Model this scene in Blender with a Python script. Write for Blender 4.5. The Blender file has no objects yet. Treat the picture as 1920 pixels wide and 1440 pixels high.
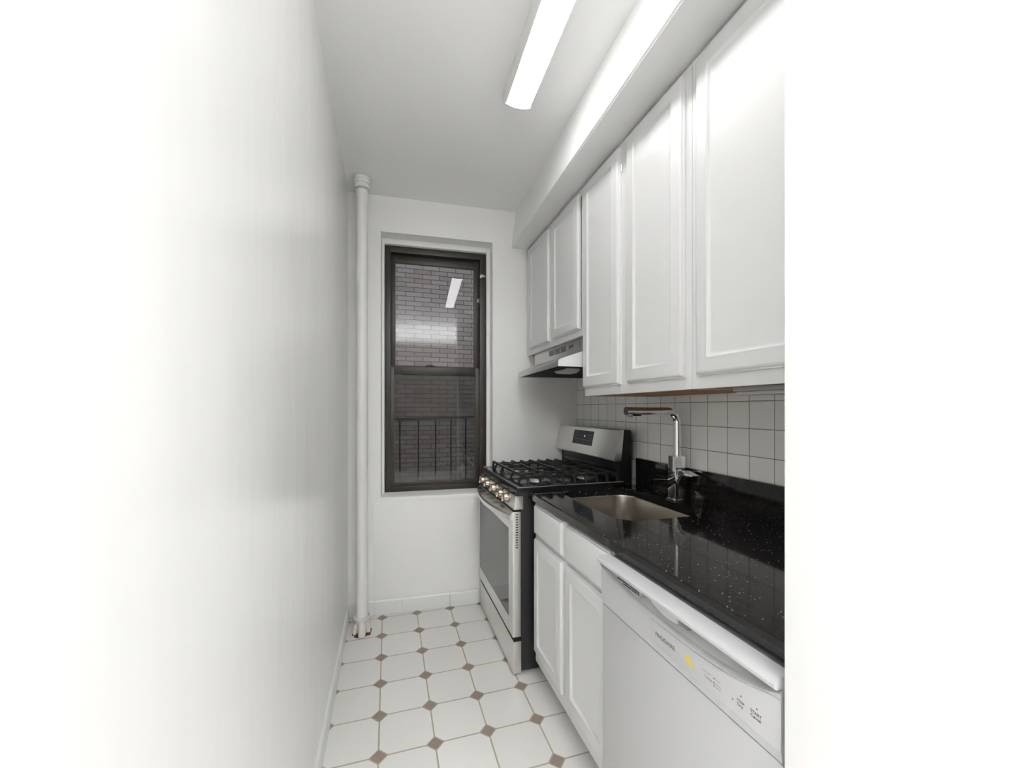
import bpy, bmesh, math, random
from mathutils import Vector, Matrix
random.seed(7)
S = bpy.context.scene
COL = S.collection
PI = math.pi

# ------------------------------------------------------------------ camera
cam_d = bpy.data.cameras.new('camera')
cam = bpy.data.objects.new('camera', cam_d)
COL.objects.link(cam)
cam.location = (0, 0, 1.32)
cam.rotation_euler = (PI / 2, 0, -0.2977)
cam_d.sensor_fit = 'HORIZONTAL'
cam_d.sensor_width = 36
cam_d.lens = 756 / 1920 * 36
cam_d.shift_y = 47 / 1920
cam_d.clip_start = 0.02
S.camera = cam

# ------------------------------------------------------------------ world, lights, exposure
W = bpy.data.worlds.new('overcast_sky')
S.world = W
W.use_nodes = True
bg = W.node_tree.nodes['Background']
bg.inputs[0].default_value = (0.92, 0.955, 1.0, 1)
bg.inputs[1].default_value = 1.3
LENS_POWER = 13.0
S.view_settings.view_transform = 'Standard'
S.view_settings.look = 'None'
S.view_settings.gamma = 1
S.view_settings.exposure = 0.20
S.view_settings.use_curve_mapping = False


def area_lamp(name, loc, rot, sx, sy, watts, color=(1, 1, 1)):
    d = bpy.data.lights.new(name, 'AREA')
    d.shape = 'RECTANGLE'
    d.size = sx
    d.size_y = sy
    d.energy = watts
    d.color = color
    o = bpy.data.objects.new(name, d)
    COL.objects.link(o)
    o.location = loc
    o.rotation_euler = rot
    return o


# added fill light, bounced off the unseen room's white ceiling through the doorway
area_lamp('added_fill_uplight', (0.25, -1.75, 2.20), (PI, 0, 0), 2.4, 1.8, 205, (0.985, 0.995, 1.0))


# ------------------------------------------------------------------ materials
def mat(name, color, rough=0.5, metal=0.0, **kw):
    m = bpy.data.materials.new(name)
    m.use_nodes = True
    nt = m.node_tree
    b = nt.nodes['Principled BSDF']
    b.inputs['Base Color'].default_value = (*color, 1)
    b.inputs['Roughness'].default_value = rough
    b.inputs['Metallic'].default_value = metal
    if 'spec' in kw:
        b.inputs['Specular IOR Level'].default_value = kw['spec']
    if 'coat' in kw:
        b.inputs['Coat Weight'].default_value = kw['coat']
        b.inputs['Coat Roughness'].default_value = 0.08
    if 'emit' in kw:
        b.inputs['Emission Color'].default_value = (*kw.get('ecol', color), 1)
        b.inputs['Emission Strength'].default_value = kw['emit']
    if 'bump' in kw:
        sc, st = kw['bump'][:2]
        stretch = kw['bump'][2] if len(kw['bump']) > 2 else (1, 1, 1)
        g = nt.nodes.new('ShaderNodeNewGeometry')
        mp = nt.nodes.new('ShaderNodeMapping')
        mp.inputs['Scale'].default_value = stretch
        n = nt.nodes.new('ShaderNodeTexNoise')
        n.inputs['Scale'].default_value = sc
        n.inputs['Detail'].default_value = 3
        bp = nt.nodes.new('ShaderNodeBump')
        bp.inputs['Strength'].default_value = st
        bp.inputs['Distance'].default_value = 0.01
        nt.links.new(g.outputs['Position'], mp.inputs[0])
        nt.links.new(mp.outputs[0], n.inputs['Vector'])
        nt.links.new(n.outputs[0], bp.inputs['Height'])
        nt.links.new(bp.outputs[0], b.inputs['Normal'])
    return m


class NT:
    """small helper for maths node chains"""
    def __init__(self, m):
        self.nt = m.node_tree
        self.b = self.nt.nodes['Principled BSDF']

    def new(self, t, **kw):
        n = self.nt.nodes.new(t)
        for k, v in kw.items():
            setattr(n, k, v)
        return n

    def link(self, a, b):
        self.nt.links.new(a, b)

    def m(self, op, a, b=None, c=None):
        n = self.nt.nodes.new('ShaderNodeMath')
        n.operation = op
        for i, v in enumerate((a, b, c)):
            if v is None:
                continue
            if isinstance(v, (int, float)):
                n.inputs[i].default_value = v
            else:
                self.nt.links.new(v, n.inputs[i])
        return n.outputs[0]

    def mix(self, f, a, b):
        n = self.nt.nodes.new('ShaderNodeMix')
        n.data_type = 'RGBA'
        ins = [n.inputs[0], n.inputs[6], n.inputs[7]]
        for s, v in zip(ins, (f, a, b)):
            if isinstance(v, tuple):
                s.default_value = (*v, 1) if len(v) == 3 else v
            elif isinstance(v, (int, float)):
                s.default_value = v
            else:
                self.nt.links.new(v, s)
        return n.outputs[2]

    def pos(self):
        g = self.new('ShaderNodeNewGeometry')
        s = self.new('ShaderNodeSeparateXYZ')
        self.link(g.outputs['Position'], s.inputs[0])
        return g.outputs['Position'], s.outputs[0], s.outputs[1], s.outputs[2]

    def noise(self, vec, scale, detail=2, rough=0.5):
        n = self.new('ShaderNodeTexNoise')
        n.inputs['Scale'].default_value = scale
        n.inputs['Detail'].default_value = detail
        n.inputs['Roughness'].default_value = rough
        self.link(vec, n.inputs['Vector'])
        return n.outputs[0]


M = {}
M['wall'] = mat('white_wall_paint', (0.91, 0.91, 0.90), 0.42, bump=(3.0, 0.25))
M['wall_taupe'] = mat('taupe_wall_paint', (0.25, 0.22, 0.19), 0.6)
M['wall_gloss'] = mat('glossy_white_wall_paint', (0.87, 0.87, 0.86), 0.22, bump=(3.0, 0.30, (1, 1.6, 0.35)))
M['ceiling'] = mat('ceiling_paint', (0.93, 0.93, 0.925), 0.5, bump=(2.0, 0.2))
M['cab'] = mat('white_cabinet_paint', (0.74, 0.74, 0.735), 0.33, bump=(6.0, 0.05))
M['pipe'] = mat('white_pipe_paint', (0.82, 0.82, 0.80), 0.35, bump=(30.0, 0.12))
M['crust'] = mat('flaking_white_paint', (0.74, 0.72, 0.68), 0.7, bump=(70.0, 0.9))
M['rust'] = mat('brown_rust', (0.10, 0.045, 0.028), 0.9, bump=(120.0, 0.8))
M['base_tile'] = mat('glazed_white_baseboard', (0.76, 0.77, 0.76), 0.28)
M['steel'] = mat('brushed_stainless', (0.79, 0.785, 0.77), 0.30, 1.0, bump=(60.0, 0.08, (1, 0.05, 6)))
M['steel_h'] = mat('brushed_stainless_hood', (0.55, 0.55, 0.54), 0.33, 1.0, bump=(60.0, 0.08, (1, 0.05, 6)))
M['steel_sink'] = mat('satin_sink_steel', (0.56, 0.52, 0.47), 0.24, 1.0, bump=(80.0, 0.06, (1, 1, 0.05)))
M['knob'] = mat('champagne_metal', (0.40, 0.35, 0.285), 0.26, 1.0)
M['chrome'] = mat('polished_chrome', (0.80, 0.80, 0.80), 0.05, 1.0)
M['enamel'] = mat('black_enamel', (0.012, 0.012, 0.014), 0.16)
M['black_side'] = mat('black_painted_side', (0.012, 0.012, 0.013), 0.38)
M['iron'] = mat('cast_iron', (0.022, 0.021, 0.021), 0.42)
M['oven_glass'] = mat('grey_oven_glass', (0.045, 0.045, 0.045), 0.06, spec=0.9)
M['dark'] = mat('dark_plastic', (0.015, 0.015, 0.016), 0.4)
M['gap_shade'] = mat('painted_gap_shade', (0.01, 0.01, 0.01), 0.8)  # near-black that paints the shade inside slots, gaps and the hood
M['grey'] = mat('grey_plastic', (0.25, 0.25, 0.26), 0.4)
M['dw'] = mat('white_appliance_enamel', (0.53, 0.53, 0.535), 0.16)
M['dw_panel'] = mat('white_appliance_plastic', (0.55, 0.55, 0.56), 0.28)
M['ink'] = mat('grey_print', (0.10, 0.10, 0.11), 0.5)
M['ink_light'] = mat('pale_grey_print', (0.42, 0.42, 0.43), 0.5)
M['yellow'] = mat('yellow_print', (0.70, 0.58, 0.05), 0.5)
M['blue_led'] = mat('blue_display_digits', (0.1, 0.3, 0.9), 0.4, emit=0.5, ecol=(0.35, 0.55, 1.0))
M['pale_print'] = mat('pale_display_print', (0.30, 0.32, 0.40), 0.4)
M['brown'] = mat('dark_bronze_window_paint', (0.030, 0.024, 0.018), 0.38, bump=(40.0, 0.15))
M['brown_dark'] = mat('window_track_shadow', (0.012, 0.010, 0.008), 0.6)
M['latch'] = mat('pale_metal_latch', (0.55, 0.54, 0.50), 0.4, 0.3)
M['lamp_white'] = mat('lamp_housing_white', (0.80, 0.80, 0.80), 0.3)
M['lens'] = mat('glowing_diffuser', (0.9, 0.9, 0.9), 0.4, emit=LENS_POWER, ecol=(1.0, 0.995, 0.985))
M['hood_lens'] = mat('hood_lamp_cover', (0.55, 0.55, 0.52), 0.35)
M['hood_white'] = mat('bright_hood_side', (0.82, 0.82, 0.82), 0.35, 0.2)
M['plastic_strip'] = mat('aged_clear_plastic', (0.40, 0.37, 0.34), 0.3)

# wood underside
m = mat('bare_cabinet_wood', (0.3, 0.17, 0.08), 0.6)
k = NT(m)
p, x, y, z = k.pos()
mp = k.new('ShaderNodeMapping')
mp.inputs['Scale'].default_value = (6, 1.2, 6)
k.link(p, mp.inputs[0])
n = k.noise(mp.outputs[0], 9, 4)
k.link(k.mix(n, (0.20, 0.10, 0.045), (0.46, 0.28, 0.14)), k.b.inputs['Base Color'])
M['wood'] = m

# flecks of pale paint on the window frame
k = NT(M['brown'])
p, x, y, z = k.pos()
fl = k.m('GREATER_THAN', k.noise(p, 55, 3, 0.6), 0.735)
k.link(k.mix(fl, (0.030, 0.024, 0.018), (0.45, 0.43, 0.39)), k.b.inputs['Base Color'])

# floor: white octagons with small taupe diamonds
T = 0.2136
m = mat('octagon_and_dot_floor_tile', (0.7, 0.7, 0.68), 0.25)
k = NT(m)
p, x, y, z = k.pos()


def lattice(coord, origin, pitch):
    a = k.m('DIVIDE', k.m('SUBTRACT', coord, origin - 200 * pitch), pitch)
    f = k.m('FRACT', a)
    return k.m('MULTIPLY', k.m('MINIMUM', f, k.m('SUBTRACT', 1.0, f)), pitch), k.m('FLOOR', a)


dx, ix = lattice(x, -0.036, T)
dy, iy = lattice(y, 2.679, T)
man = k.m('ADD', dx, dy)
diamond = k.m('LESS_THAN', man, 0.0310)
ring = k.m('LESS_THAN', man, 0.0378)
line = k.m('LESS_THAN', k.m('MINIMUM', dx, dy), 0.0031)
grout = k.m('MAXIMUM', ring, line)
nz = k.noise(p, 5, 3)
nf = k.noise(p, 60, 2)
cell = k.new('ShaderNodeTexWhiteNoise')
cmb = k.new('ShaderNodeCombineXYZ')
k.link(k.m('FLOOR', k.m('DIVIDE', k.m('SUBTRACT', x, -0.036 - 200 * T), T)), cmb.inputs[0])
k.link(k.m('FLOOR', k.m('DIVIDE', k.m('SUBTRACT', y, 2.679 - 200 * T), T)), cmb.inputs[1])
k.link(cmb.outputs[0], cell.inputs['Vector'])
white = k.mix(cell.outputs[0], (0.745, 0.730, 0.705), (0.785, 0.77, 0.745))
groutc = k.mix(nz, (0.34, 0.30, 0.22), (0.50, 0.45, 0.36))
dotc = k.mix(nf, (0.26, 0.20, 0.165), (0.34, 0.27, 0.23))
c1 = k.mix(grout, white, groutc)
c2 = k.mix(diamond, c1, dotc)
k.link(c2, k.b.inputs['Base Color'])
k.link(k.m('ADD', 0.22, k.m('MULTIPLY', grout, 0.45)), k.b.inputs['Roughness'])
bp = k.new('ShaderNodeBump')
bp.inputs['Strength'].default_value = 0.5
bp.inputs['Distance'].default_value = 0.002
k.link(k.m('SUBTRACT', 1.0, k.m('MULTIPLY', grout, k.m('SUBTRACT', 1.0, diamond))), bp.inputs['Height'])
k.link(bp.outputs[0], k.b.inputs['Normal'])
M['floor'] = m

# backsplash wall tile
m = mat('square_white_wall_tile', (0.6, 0.6, 0.58), 0.12)
k = NT(m)
p, x, y, z = k.pos()
dy, iy = lattice(y, 1.190, 0.1035)
dz, iz = lattice(z, 1.2465, 0.1035)
g = k.m('LESS_THAN', k.m('MINIMUM', dy, dz), 0.0011)
cmb = k.new('ShaderNodeCombineXYZ')
k.link(k.m('FLOOR', k.m('DIVIDE', k.m('SUBTRACT', y, 1.190 - 200 * 0.1035), 0.1035)), cmb.inputs[0])
k.link(k.m('FLOOR', k.m('DIVIDE', k.m('SUBTRACT', z, 1.2465 - 200 * 0.1035), 0.1035)), cmb.inputs[1])
cell = k.new('ShaderNodeTexWhiteNoise')
k.link(cmb.outputs[0], cell.inputs['Vector'])
k.link(k.mix(g, k.mix(cell.outputs[0], (0.86, 0.85, 0.82), (0.91, 0.90, 0.87)), (0.14, 0.13, 0.11)), k.b.inputs['Base Color'])
bp = k.new('ShaderNodeBump')
bp.inputs['Strength'].default_value = 0.35
bp.inputs['Distance'].default_value = 0.004
edge = k.m('MINIMUM', 1.0, k.m('DIVIDE', k.m('MINIMUM', dy, dz), 0.005))
k.link(k.m('ADD', edge, k.m('MULTIPLY', k.noise(p, 14, 1), 0.5)), bp.inputs['Height'])
k.link(bp.outputs[0], k.b.inputs['Normal'])
M['tile'] = m

# black sparkling granite
m = mat('black_speckled_granite', (0.012, 0.011, 0.011), 0.07)
k = NT(m)
p, x, y, z = k.pos()


def specks(scale, size, keep):
    v = k.new('ShaderNodeTexVoronoi')
    v.inputs['Scale'].default_value = scale
    k.link(p, v.inputs['Vector'])
    near = k.m('LESS_THAN', v.outputs['Distance'], size)
    s = k.new('ShaderNodeSeparateColor')
    k.link(v.outputs['Color'], s.inputs[0])
    return k.m('MULTIPLY', near, k.m('GREATER_THAN', s.outputs[0], keep))


big = specks(85, 0.15, 0.62)
small = specks(260, 0.24, 0.72)
c = k.mix(small, (0.012, 0.011, 0.011), (0.10, 0.085, 0.075))
c = k.mix(big, c, (0.50, 0.47, 0.42))
k.link(c, k.b.inputs['Base Color'])
M['granite'] = m

# outside brick
m = mat('painted_court_brick', (0.3, 0.25, 0.24), 0.9)
k = NT(m)
g = k.new('ShaderNodeNewGeometry')
sp = k.new('ShaderNodeSeparateXYZ')
k.link(g.outputs['Position'], sp.inputs[0])
cb = k.new('ShaderNodeCombineXYZ')
k.link(sp.outputs[0], cb.inputs[0])
k.link(sp.outputs[2], cb.inputs[1])
br = k.new('ShaderNodeTexBrick')
br.inputs['Scale'].default_value = 1.0
br.inputs['Brick Width'].default_value = 0.23
br.inputs['Row Height'].default_value = 0.064
br.inputs['Mortar Size'].default_value = 0.005
br.inputs['Mortar Smooth'].default_value = 0.2
br.inputs['Color1'].default_value = (0.125, 0.102, 0.098, 1)
br.inputs['Color2'].default_value = (0.175, 0.150, 0.146, 1)
br.inputs['Mortar'].default_value = (0.015, 0.013, 0.013, 1)
k.link(cb.outputs[0], br.inputs['Vector'])
k.link(br.outputs['Color'], k.b.inputs['Base Color'])
M['brick'] = m


def glass_mat(name, tint, boost, rough=0.0):
    m = bpy.data.materials.new(name)
    m.use_nodes = True
    nt = m.node_tree
    nt.nodes.clear()
    out = nt.nodes.new('ShaderNodeOutputMaterial')
    tr = nt.nodes.new('ShaderNodeBsdfTransparent')
    tr.inputs[0].default_value = (*tint, 1)
    gl = nt.nodes.new('ShaderNodeBsdfGlossy')
    gl.inputs['Roughness'].default_value = rough
    fr = nt.nodes.new('ShaderNodeFresnel')
    fr.inputs[0].default_value = 1.5
    ml = nt.nodes.new('ShaderNodeMath')
    ml.operation = 'MULTIPLY'
    ml.use_clamp = True
    ml.inputs[1].default_value = boost
    mx = nt.nodes.new('ShaderNodeMixShader')
    nt.links.new(fr.outputs[0], ml.inputs[0])
    nt.links.new(ml.outputs[0], mx.inputs[0])
    nt.links.new(tr.outputs[0], mx.inputs[1])
    nt.links.new(gl.outputs[0], mx.inputs[2])
    nt.links.new(mx.outputs[0], out.inputs[0])
    return m


M['glass'] = glass_mat('window_glass', (0.93, 0.94, 0.94), 0.6)
# insect screen: fine dark mesh, mostly see-through
m = bpy.data.materials.new('dark_insect_screen')
m.use_nodes = True
nt = m.node_tree
nt.nodes.clear()
o_ = nt.nodes.new('ShaderNodeOutputMaterial')
t_ = nt.nodes.new('ShaderNodeBsdfTransparent')
d_ = nt.nodes.new('ShaderNodeBsdfDiffuse')
d_.inputs[0].default_value = (0.02, 0.02, 0.02, 1)
x_ = nt.nodes.new('ShaderNodeMixShader')
x_.inputs[0].default_value = 0.45
nt.links.new(t_.outputs[0], x_.inputs[1])
nt.links.new(d_.outputs[0], x_.inputs[2])
nt.links.new(x_.outputs[0], o_.inputs[0])
M['screen'] = m


# ------------------------------------------------------------------ mesh helpers (all in world coordinates)
class MB:
    def __init__(self):
        self.bm = bmesh.new()

    def faces(self, vs, fs):
        v = [self.bm.verts.new(p) for p in vs]
        for f in fs:
            try:
                self.bm.faces.new([v[i] for i in f])
            except ValueError:
                pass
        return v

    def box(self, x0, x1, y0, y1, z0, z1, bev=0.0, seg=2, mtx=None):
        b = bmesh.new()
        bmesh.ops.create_cube(b, size=1)
        for v in b.verts:
            v.co = Vector(((x0 + x1) / 2 + v.co.x * (x1 - x0), (y0 + y1) / 2 + v.co.y * (y1 - y0), (z0 + z1) / 2 + v.co.z * (z1 - z0)))
        if bev > 0:
            bmesh.ops.bevel(b, geom=list(b.edges), offset=bev, segments=seg, profile=0.6, affect='EDGES')
        self.absorb(b, mtx)
        return self

    def absorb(self, b, mtx=None):
        if mtx is not None:
            bmesh.ops.transform(b, matrix=mtx, verts=list(b.verts))
        me = bpy.data.meshes.new('tmp')
        b.to_mesh(me)
        b.free()
        self.bm.from_mesh(me)
        bpy.data.meshes.remove(me)

    def prism(self, pts, axis, a0, a1, bev=0.0, mtx=None):
        """pts: 2-D polygon; axis: 0/1/2 extrusion axis; the two others in order"""
        b = bmesh.new()

        def P(q, a):
            c = list(q)
            c.insert(axis, a)
            return c
        v0 = [b.verts.new(P(q, a0)) for q in pts]
        v1 = [b.verts.new(P(q, a1)) for q in pts]
        b.faces.new(v0)
        b.faces.new(list(reversed(v1)))
        n = len(pts)
        for i in range(n):
            b.faces.new((v0[i], v1[i], v1[(i + 1) % n], v0[(i + 1) % n]))
        bmesh.ops.recalc_face_normals(b, faces=list(b.faces))
        if bev > 0:
            bmesh.ops.bevel(b, geom=list(b.edges), offset=bev, segments=2, profile=0.6, affect='EDGES')
        self.absorb(b, mtx)
        return self

    def lathe(self, prof, center, axis='z', seg=32, mtx=None):
        """prof: (radius, height) pairs along the axis"""
        b = bmesh.new()
        rings = []
        for r, h in prof:
            ring = []
            for i in range(seg):
                a = 2 * PI * i / seg
                c, s = r * math.cos(a), r * math.sin(a)
                if axis == 'z':
                    q = (c, s, h)
                elif axis == 'x':
                    q = (h, c, s)
                else:
                    q = (c, h, s)
                ring.append(b.verts.new(Vector(q) + Vector(center)))
            rings.append(ring)
        for A, B in zip(rings, rings[1:]):
            for i in range(seg):
                b.faces.new((A[i], A[(i + 1) % seg], B[(i + 1) % seg], B[i]))
        b.faces.new(rings[0])
        b.faces.new(rings[-1])
        bmesh.ops.recalc_face_normals(b, faces=list(b.faces))
        self.absorb(b, mtx)
        return self

    def tube(self, pts, r, seg=16, square=False):
        pts = [Vector(p) for p in pts]
        b = bmesh.new()
        rings = []
        up = None
        for i, p in enumerate(pts):
            if i == 0:
                d = pts[1] - p
            elif i == len(pts) - 1:
                d = p - pts[i - 1]
            else:
                d = (pts[i + 1] - p).normalized() + (p - pts[i - 1]).normalized()
            d.normalize()
            if up is None:
                up = Vector((0, 0, 1)) if abs(d.z) < 0.9 else Vector((0, 1, 0))
            s = d.cross(up).normalized()
            u = s.cross(d).normalized()
            up = u
            rr = r[i] if isinstance(r, (list, tuple)) else r
            n = 4 if square else seg
            off = PI / 4 if square else 0
            k_ = 1.41421 if square else 1
            rings.append([b.verts.new(p + (s * math.cos(2 * PI * j / n + off) + u * math.sin(2 * PI * j / n + off)) * rr * k_) for j in range(n)])
        n = len(rings[0])
        for A, B in zip(rings, rings[1:]):
            for j in range(n):
                b.faces.new((A[j], A[(j + 1) % n], B[(j + 1) % n], B[j]))
        b.faces.new(rings[0])
        b.faces.new(rings[-1])
        bmesh.ops.recalc_face_normals(b, faces=list(b.faces))
        self.absorb(b)
        return self


WM = {}


def tag(o, label=None, cat=None, group=None, kind=None):
    if label:
        o['label'] = label
    if cat:
        o['category'] = cat
    if group:
        o['group'] = group
    if kind:
        o['kind'] = kind
    return o


def empty(name, loc, rz=0.0, label=None, cat=None, kind=None):
    o = bpy.data.objects.new(name, None)
    COL.objects.link(o)
    o.empty_display_size = 0.1
    o.location = loc
    o.rotation_euler = (0, 0, rz)
    WM[o.name] = Matrix.Translation(loc) @ Matrix.Rotation(rz, 4, 'Z')
    tag(o, label, cat, None, kind)
    return o


def build(name, mb, material, parent=None, smooth=True, label=None, cat=None, kind=None, local=False, origin=None):
    """link as one mesh; geometry is in world coordinates unless local=True (parent's frame)"""
    me = bpy.data.meshes.new(name)
    bm = mb.bm
    bmesh.ops.recalc_face_normals(bm, faces=list(bm.faces))
    pm = WM[parent.name] if parent is not None else Matrix.Identity(4)
    if not local:
        bmesh.ops.transform(bm, matrix=pm.inverted(), verts=list(bm.verts))
    lo = Vector((min(v.co.x for v in bm.verts), min(v.co.y for v in bm.verts), min(v.co.z for v in bm.verts)))
    hi = Vector((max(v.co.x for v in bm.verts), max(v.co.y for v in bm.verts), max(v.co.z for v in bm.verts)))
    c = Vector(((lo.x + hi.x) / 2, (lo.y + hi.y) / 2, lo.z))
    bmesh.ops.translate(bm, vec=-c, verts=list(bm.verts))
    bm.to_mesh(me)
    bm.free()
    o = bpy.data.objects.new(name, me)
    COL.objects.link(o)
    me.materials.append(material)
    if parent is not None:
        o.parent = parent
    o.location = c
    WM[o.name] = pm @ Matrix.Translation(c)
    if smooth:
        for p_ in me.polygons:
            p_.use_smooth = True
        try:
            me.set_sharp_from_angle(angle=math.radians(35))
        except Exception:
            pass
    tag(o, label, cat, None, kind)
    return o


def B(name, x0, x1, y0, y1, z0, z1, material, parent=None, bev=0.0, **kw):
    return build(name, MB().box(x0, x1, y0, y1, z0, z1, bev), material, parent, **kw)


# ------------------------------------------------------------------ room shell
XL, XR, ZC = -0.243, 1.30, 2.695
BW_A, BW_B = 2.7305, 0.053          # back wall: Y = A - B*X
BW_ROT = -math.atan(BW_B)
B('floor', -2.2, 2.6, -3.2, 2.98, -0.12, 0.0, M['floor'], smooth=False, kind='structure')
B('ceiling', -2.2, 2.6, -3.2, 2.98, ZC, ZC + 0.12, M['ceiling'], smooth=False, kind='structure')
B('wall_left', XL - 0.15, XL, 0.26, 2.98, 0, ZC, M['wall_gloss'], smooth=False, kind='structure')
B('wall_right', XR + 0.006, XR + 0.16, 0.50, 2.98, 0, ZC, M['wall'], smooth=False, kind='structure')
B('wall_right_return', 0.622, XR + 0.16, 0.14, 0.503, 0, ZC, M['wall'], bev=0.004, kind='structure')
# invented room behind the camera, there to pass the added fill through the doorway
B('wall_doorway_left', -2.2, XL - 0.15, 0.14, 0.26, 0, ZC, M['wall'], smooth=False, kind='structure')
B('wall_doorway_right', XR + 0.16, 2.6, 0.14, 0.26, 0, ZC, M['wall'], smooth=False, kind='structure')
B('wall_front', -2.2, 2.6, -3.2, -3.08, 0, ZC, M['wall_taupe'], smooth=False, kind='structure')  # unseen wall, coloured dark to keep the window reflection dim
B('wall_far_left', -2.32, -2.2, -3.2, 0.26, 0, ZC, M['wall'], smooth=False, kind='structure')
B('wall_far_right', 2.6, 2.72, -3.2, 0.26, 0, ZC, M['wall'], smooth=False, kind='structure')

# back wall with the window opening, in its own slightly turned frame
wb = MB()
wx0, wx1, wz0, wz1 = -0.047, 0.688, 0.748, 2.466
for (a, b_, c_, d__) in ((-0.30, wx0, 0, ZC), (wx1, 1.40, 0, ZC), (wx0, wx1, 0, wz0), (wx0, wx1, wz1, ZC)):
    wb.box(a, b_, 0, 0.24, c_, d__)
bmesh.ops.remove_doubles(wb.bm, verts=list(wb.bm.verts), dist=1e-5)
bmesh.ops.transform(wb.bm, matrix=Matrix.Translation((0, BW_A, 0)) @ Matrix.Rotation(BW_ROT, 4, 'Z'), verts=list(wb.bm.verts))
build('wall_back', wb, M['wall'], smooth=False, kind='structure')

# wall tiling behind the worktop and range
B('backsplash', XR, XR + 0.006, 0.503, 2.662, 0.60, 1.72, M['tile'], smooth=False, kind='structure')

# soffit over the cabinets (its face runs slightly askew)
s = MB()
s.faces([(0.756, 0.503, 2.44), (0.820, 2.70, 2.44), (1.31, 2.70, 2.44), (1.31, 0.503, 2.44),
         (0.782, 0.503, ZC), (0.852, 2.70, ZC), (1.31, 2.70, ZC), (1.31, 0.503, ZC)],
        [(0, 1, 2, 3), (4, 7, 6, 5), (0, 4, 5, 1), (1, 5, 6, 2), (2, 6, 7, 3), (3, 7, 4, 0)])
bmesh.ops.bevel(s.bm, geom=[e for e in s.bm.edges if abs(e.verts[0].co.z - 2.44) < 1e-4 and abs(e.verts[1].co.z - 2.44) < 1e-4
                            and e.verts[0].co.x < 0.9 and e.verts[1].co.x < 0.9], offset=0.006, segments=3, affect='EDGES')
build('soffit', s, M['wall'], kind='structure')


# glazed baseboards: individual lengths of bullnose tile joined as one run
def bullnose(name, run, pts_fn):
    mb = MB()
    prof = [(0, 0), (0.011, 0), (0.011, 0.078), (0.0095, 0.085), (0.005, 0.090), (0, 0.0905)]
    for a0, a1 in run:
        mb.prism(prof, 1 if name.endswith('left') else 0, a0, a1, mtx=pts_fn)
    return build(name, mb, M['base_tile'], kind='structure')


ys = [2.715, 2.44, 2.13, 1.82, 1.51, 1.20, 0.89, 0.58, 0.27]
bullnose('baseboard_left', [(b_ + 0.0014, a - 0.0014) for a, b_ in zip(ys, ys[1:])], Matrix.Translation((XL, 0, 0)))
# back run: profile depth goes toward the room
mtx = Matrix.Translation((0, BW_A, 0)) @ Matrix.Rotation(BW_ROT, 4, 'Z') @ Matrix.Diagonal((1, -1, 1, 1))
xs = [-0.228, -0.085, 0.09, 0.395, 0.588]
bullnose('baseboard_back', [(a + 0.0014, b_ - 0.0014) for a, b_ in zip(xs, xs[1:])], mtx)

# ------------------------------------------------------------------ window
win = empty('window_1', (0, BW_A, 0), BW_ROT, kind='structure',
            label='tall narrow sash window with dark brown frame looking onto brick')


def wbox(name, x0, x1, o0, o1, z0, z1, material, parent=win, bev=0.0):
    return build(name, MB().box(x0, x1, o0, o1, z0, z1, bev), material, parent, local=True) if parent is win else None


def wframe(x0, x1, z0, z1, wl, wr, wt, wbm, o0, o1, bev=0.002):
    mb = MB()
    mb.box(x0, x0 + wl, o0, o1, z0, z1, bev)
    mb.box(x1 - wr, x1, o0, o1, z0, z1, bev)
    mb.box(x0 + wl, x1 - wr, o0, o1, z1 - wt, z1, bev)
    mb.box(x0 + wl, x1 - wr, o0, o1, z0, z0 + wbm, bev)
    return mb


build('inner_bead', wframe(wx0, wx1, wz0, wz1, 0.017, 0.024, 0.036, 0.006, 0.095, 0.135, 0.003), M['wall'], win, local=True)
build('window_frame', wframe(-0.034, 0.667, 0.753, 2.436, 0.042, 0.046, 0.048, 0.040, 0.128, 0.215), M['brown'], win, local=True)
us = build('upper_sash', wframe(0.008, 0.621, 1.585, 2.388, 0.030, 0.038, 0.055, 0.035, 0.172, 0.197), M['brown'], win, local=True)
ls = build('lower_sash', wframe(-0.004, 0.625, 0.790, 1.610, 0.036, 0.036, 0.053, 0.024, 0.136, 0.163), M['brown'], win, local=True)
build('track', wframe(0.0075, 0.6215, 0.79, 2.3885, 0.004, 0.004, 0.004, 0.004, 0.165, 0.212, 0), M['brown_dark'], win, local=True)
WM[us.name] = WM[win.name] @ Matrix.Translation(us.location)
WM[ls.name] = WM[win.name] @ Matrix.Translation(ls.location)
Rw = WM[win.name]


def wlocal(name, mb, material, parent):
    bmesh.ops.transform(mb.bm, matrix=Rw, verts=list(mb.bm.verts))
    return build(name, mb, material, parent)


wlocal('pane', MB().box(0.036, 0.585, 0.183, 0.186, 1.615, 2.335), M['glass'], us)
wlocal('pane', MB().box(0.030, 0.591, 0.148, 0.151, 0.812, 1.559), M['glass'], ls)
lk = MB()
lk.box(0.235, 0.31, 0.140, 0.175, 1.610, 1.616, 0.002)
lk.lathe([(0.013, 0), (0.013, 0.008), (0.009, 0.012)], (0.262, 0.155, 1.616))
lk.tube([(0.262, 0.152, 1.624), (0.285, 0.146, 1.622), (0.305, 0.150, 1.619)], 0.005, 8)
wlocal('sash_lock', lk, M['brown'], ls)
wlocal('sash_stop', MB().box(-0.002, 0.075, 0.134, 0.150, 1.604, 1.618, 0.003), M['brown'], ls)
build('insect_screen', MB().box(0.012, 0.618, 0.206, 0.2065, 0.795, 1.60), M['screen'], win, local=True)
lt = MB()
lt.box(0.622, 0.652, 0.112, 0.128, 2.262, 2.276, 0.003)
lt.tube([(0.618, 0.112, 2.268), (0.630, 0.108, 2.276), (0.645, 0.108, 2.270), (0.655, 0.112, 2.262)], 0.004, 8)
lt.lathe([(0.007, -0.004), (0.007, 0.006)], (0.624, 0.112, 2.258), 'y', 12)
build('latch_bracket', lt, M['latch'], win, local=True)
lt = MB()
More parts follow.
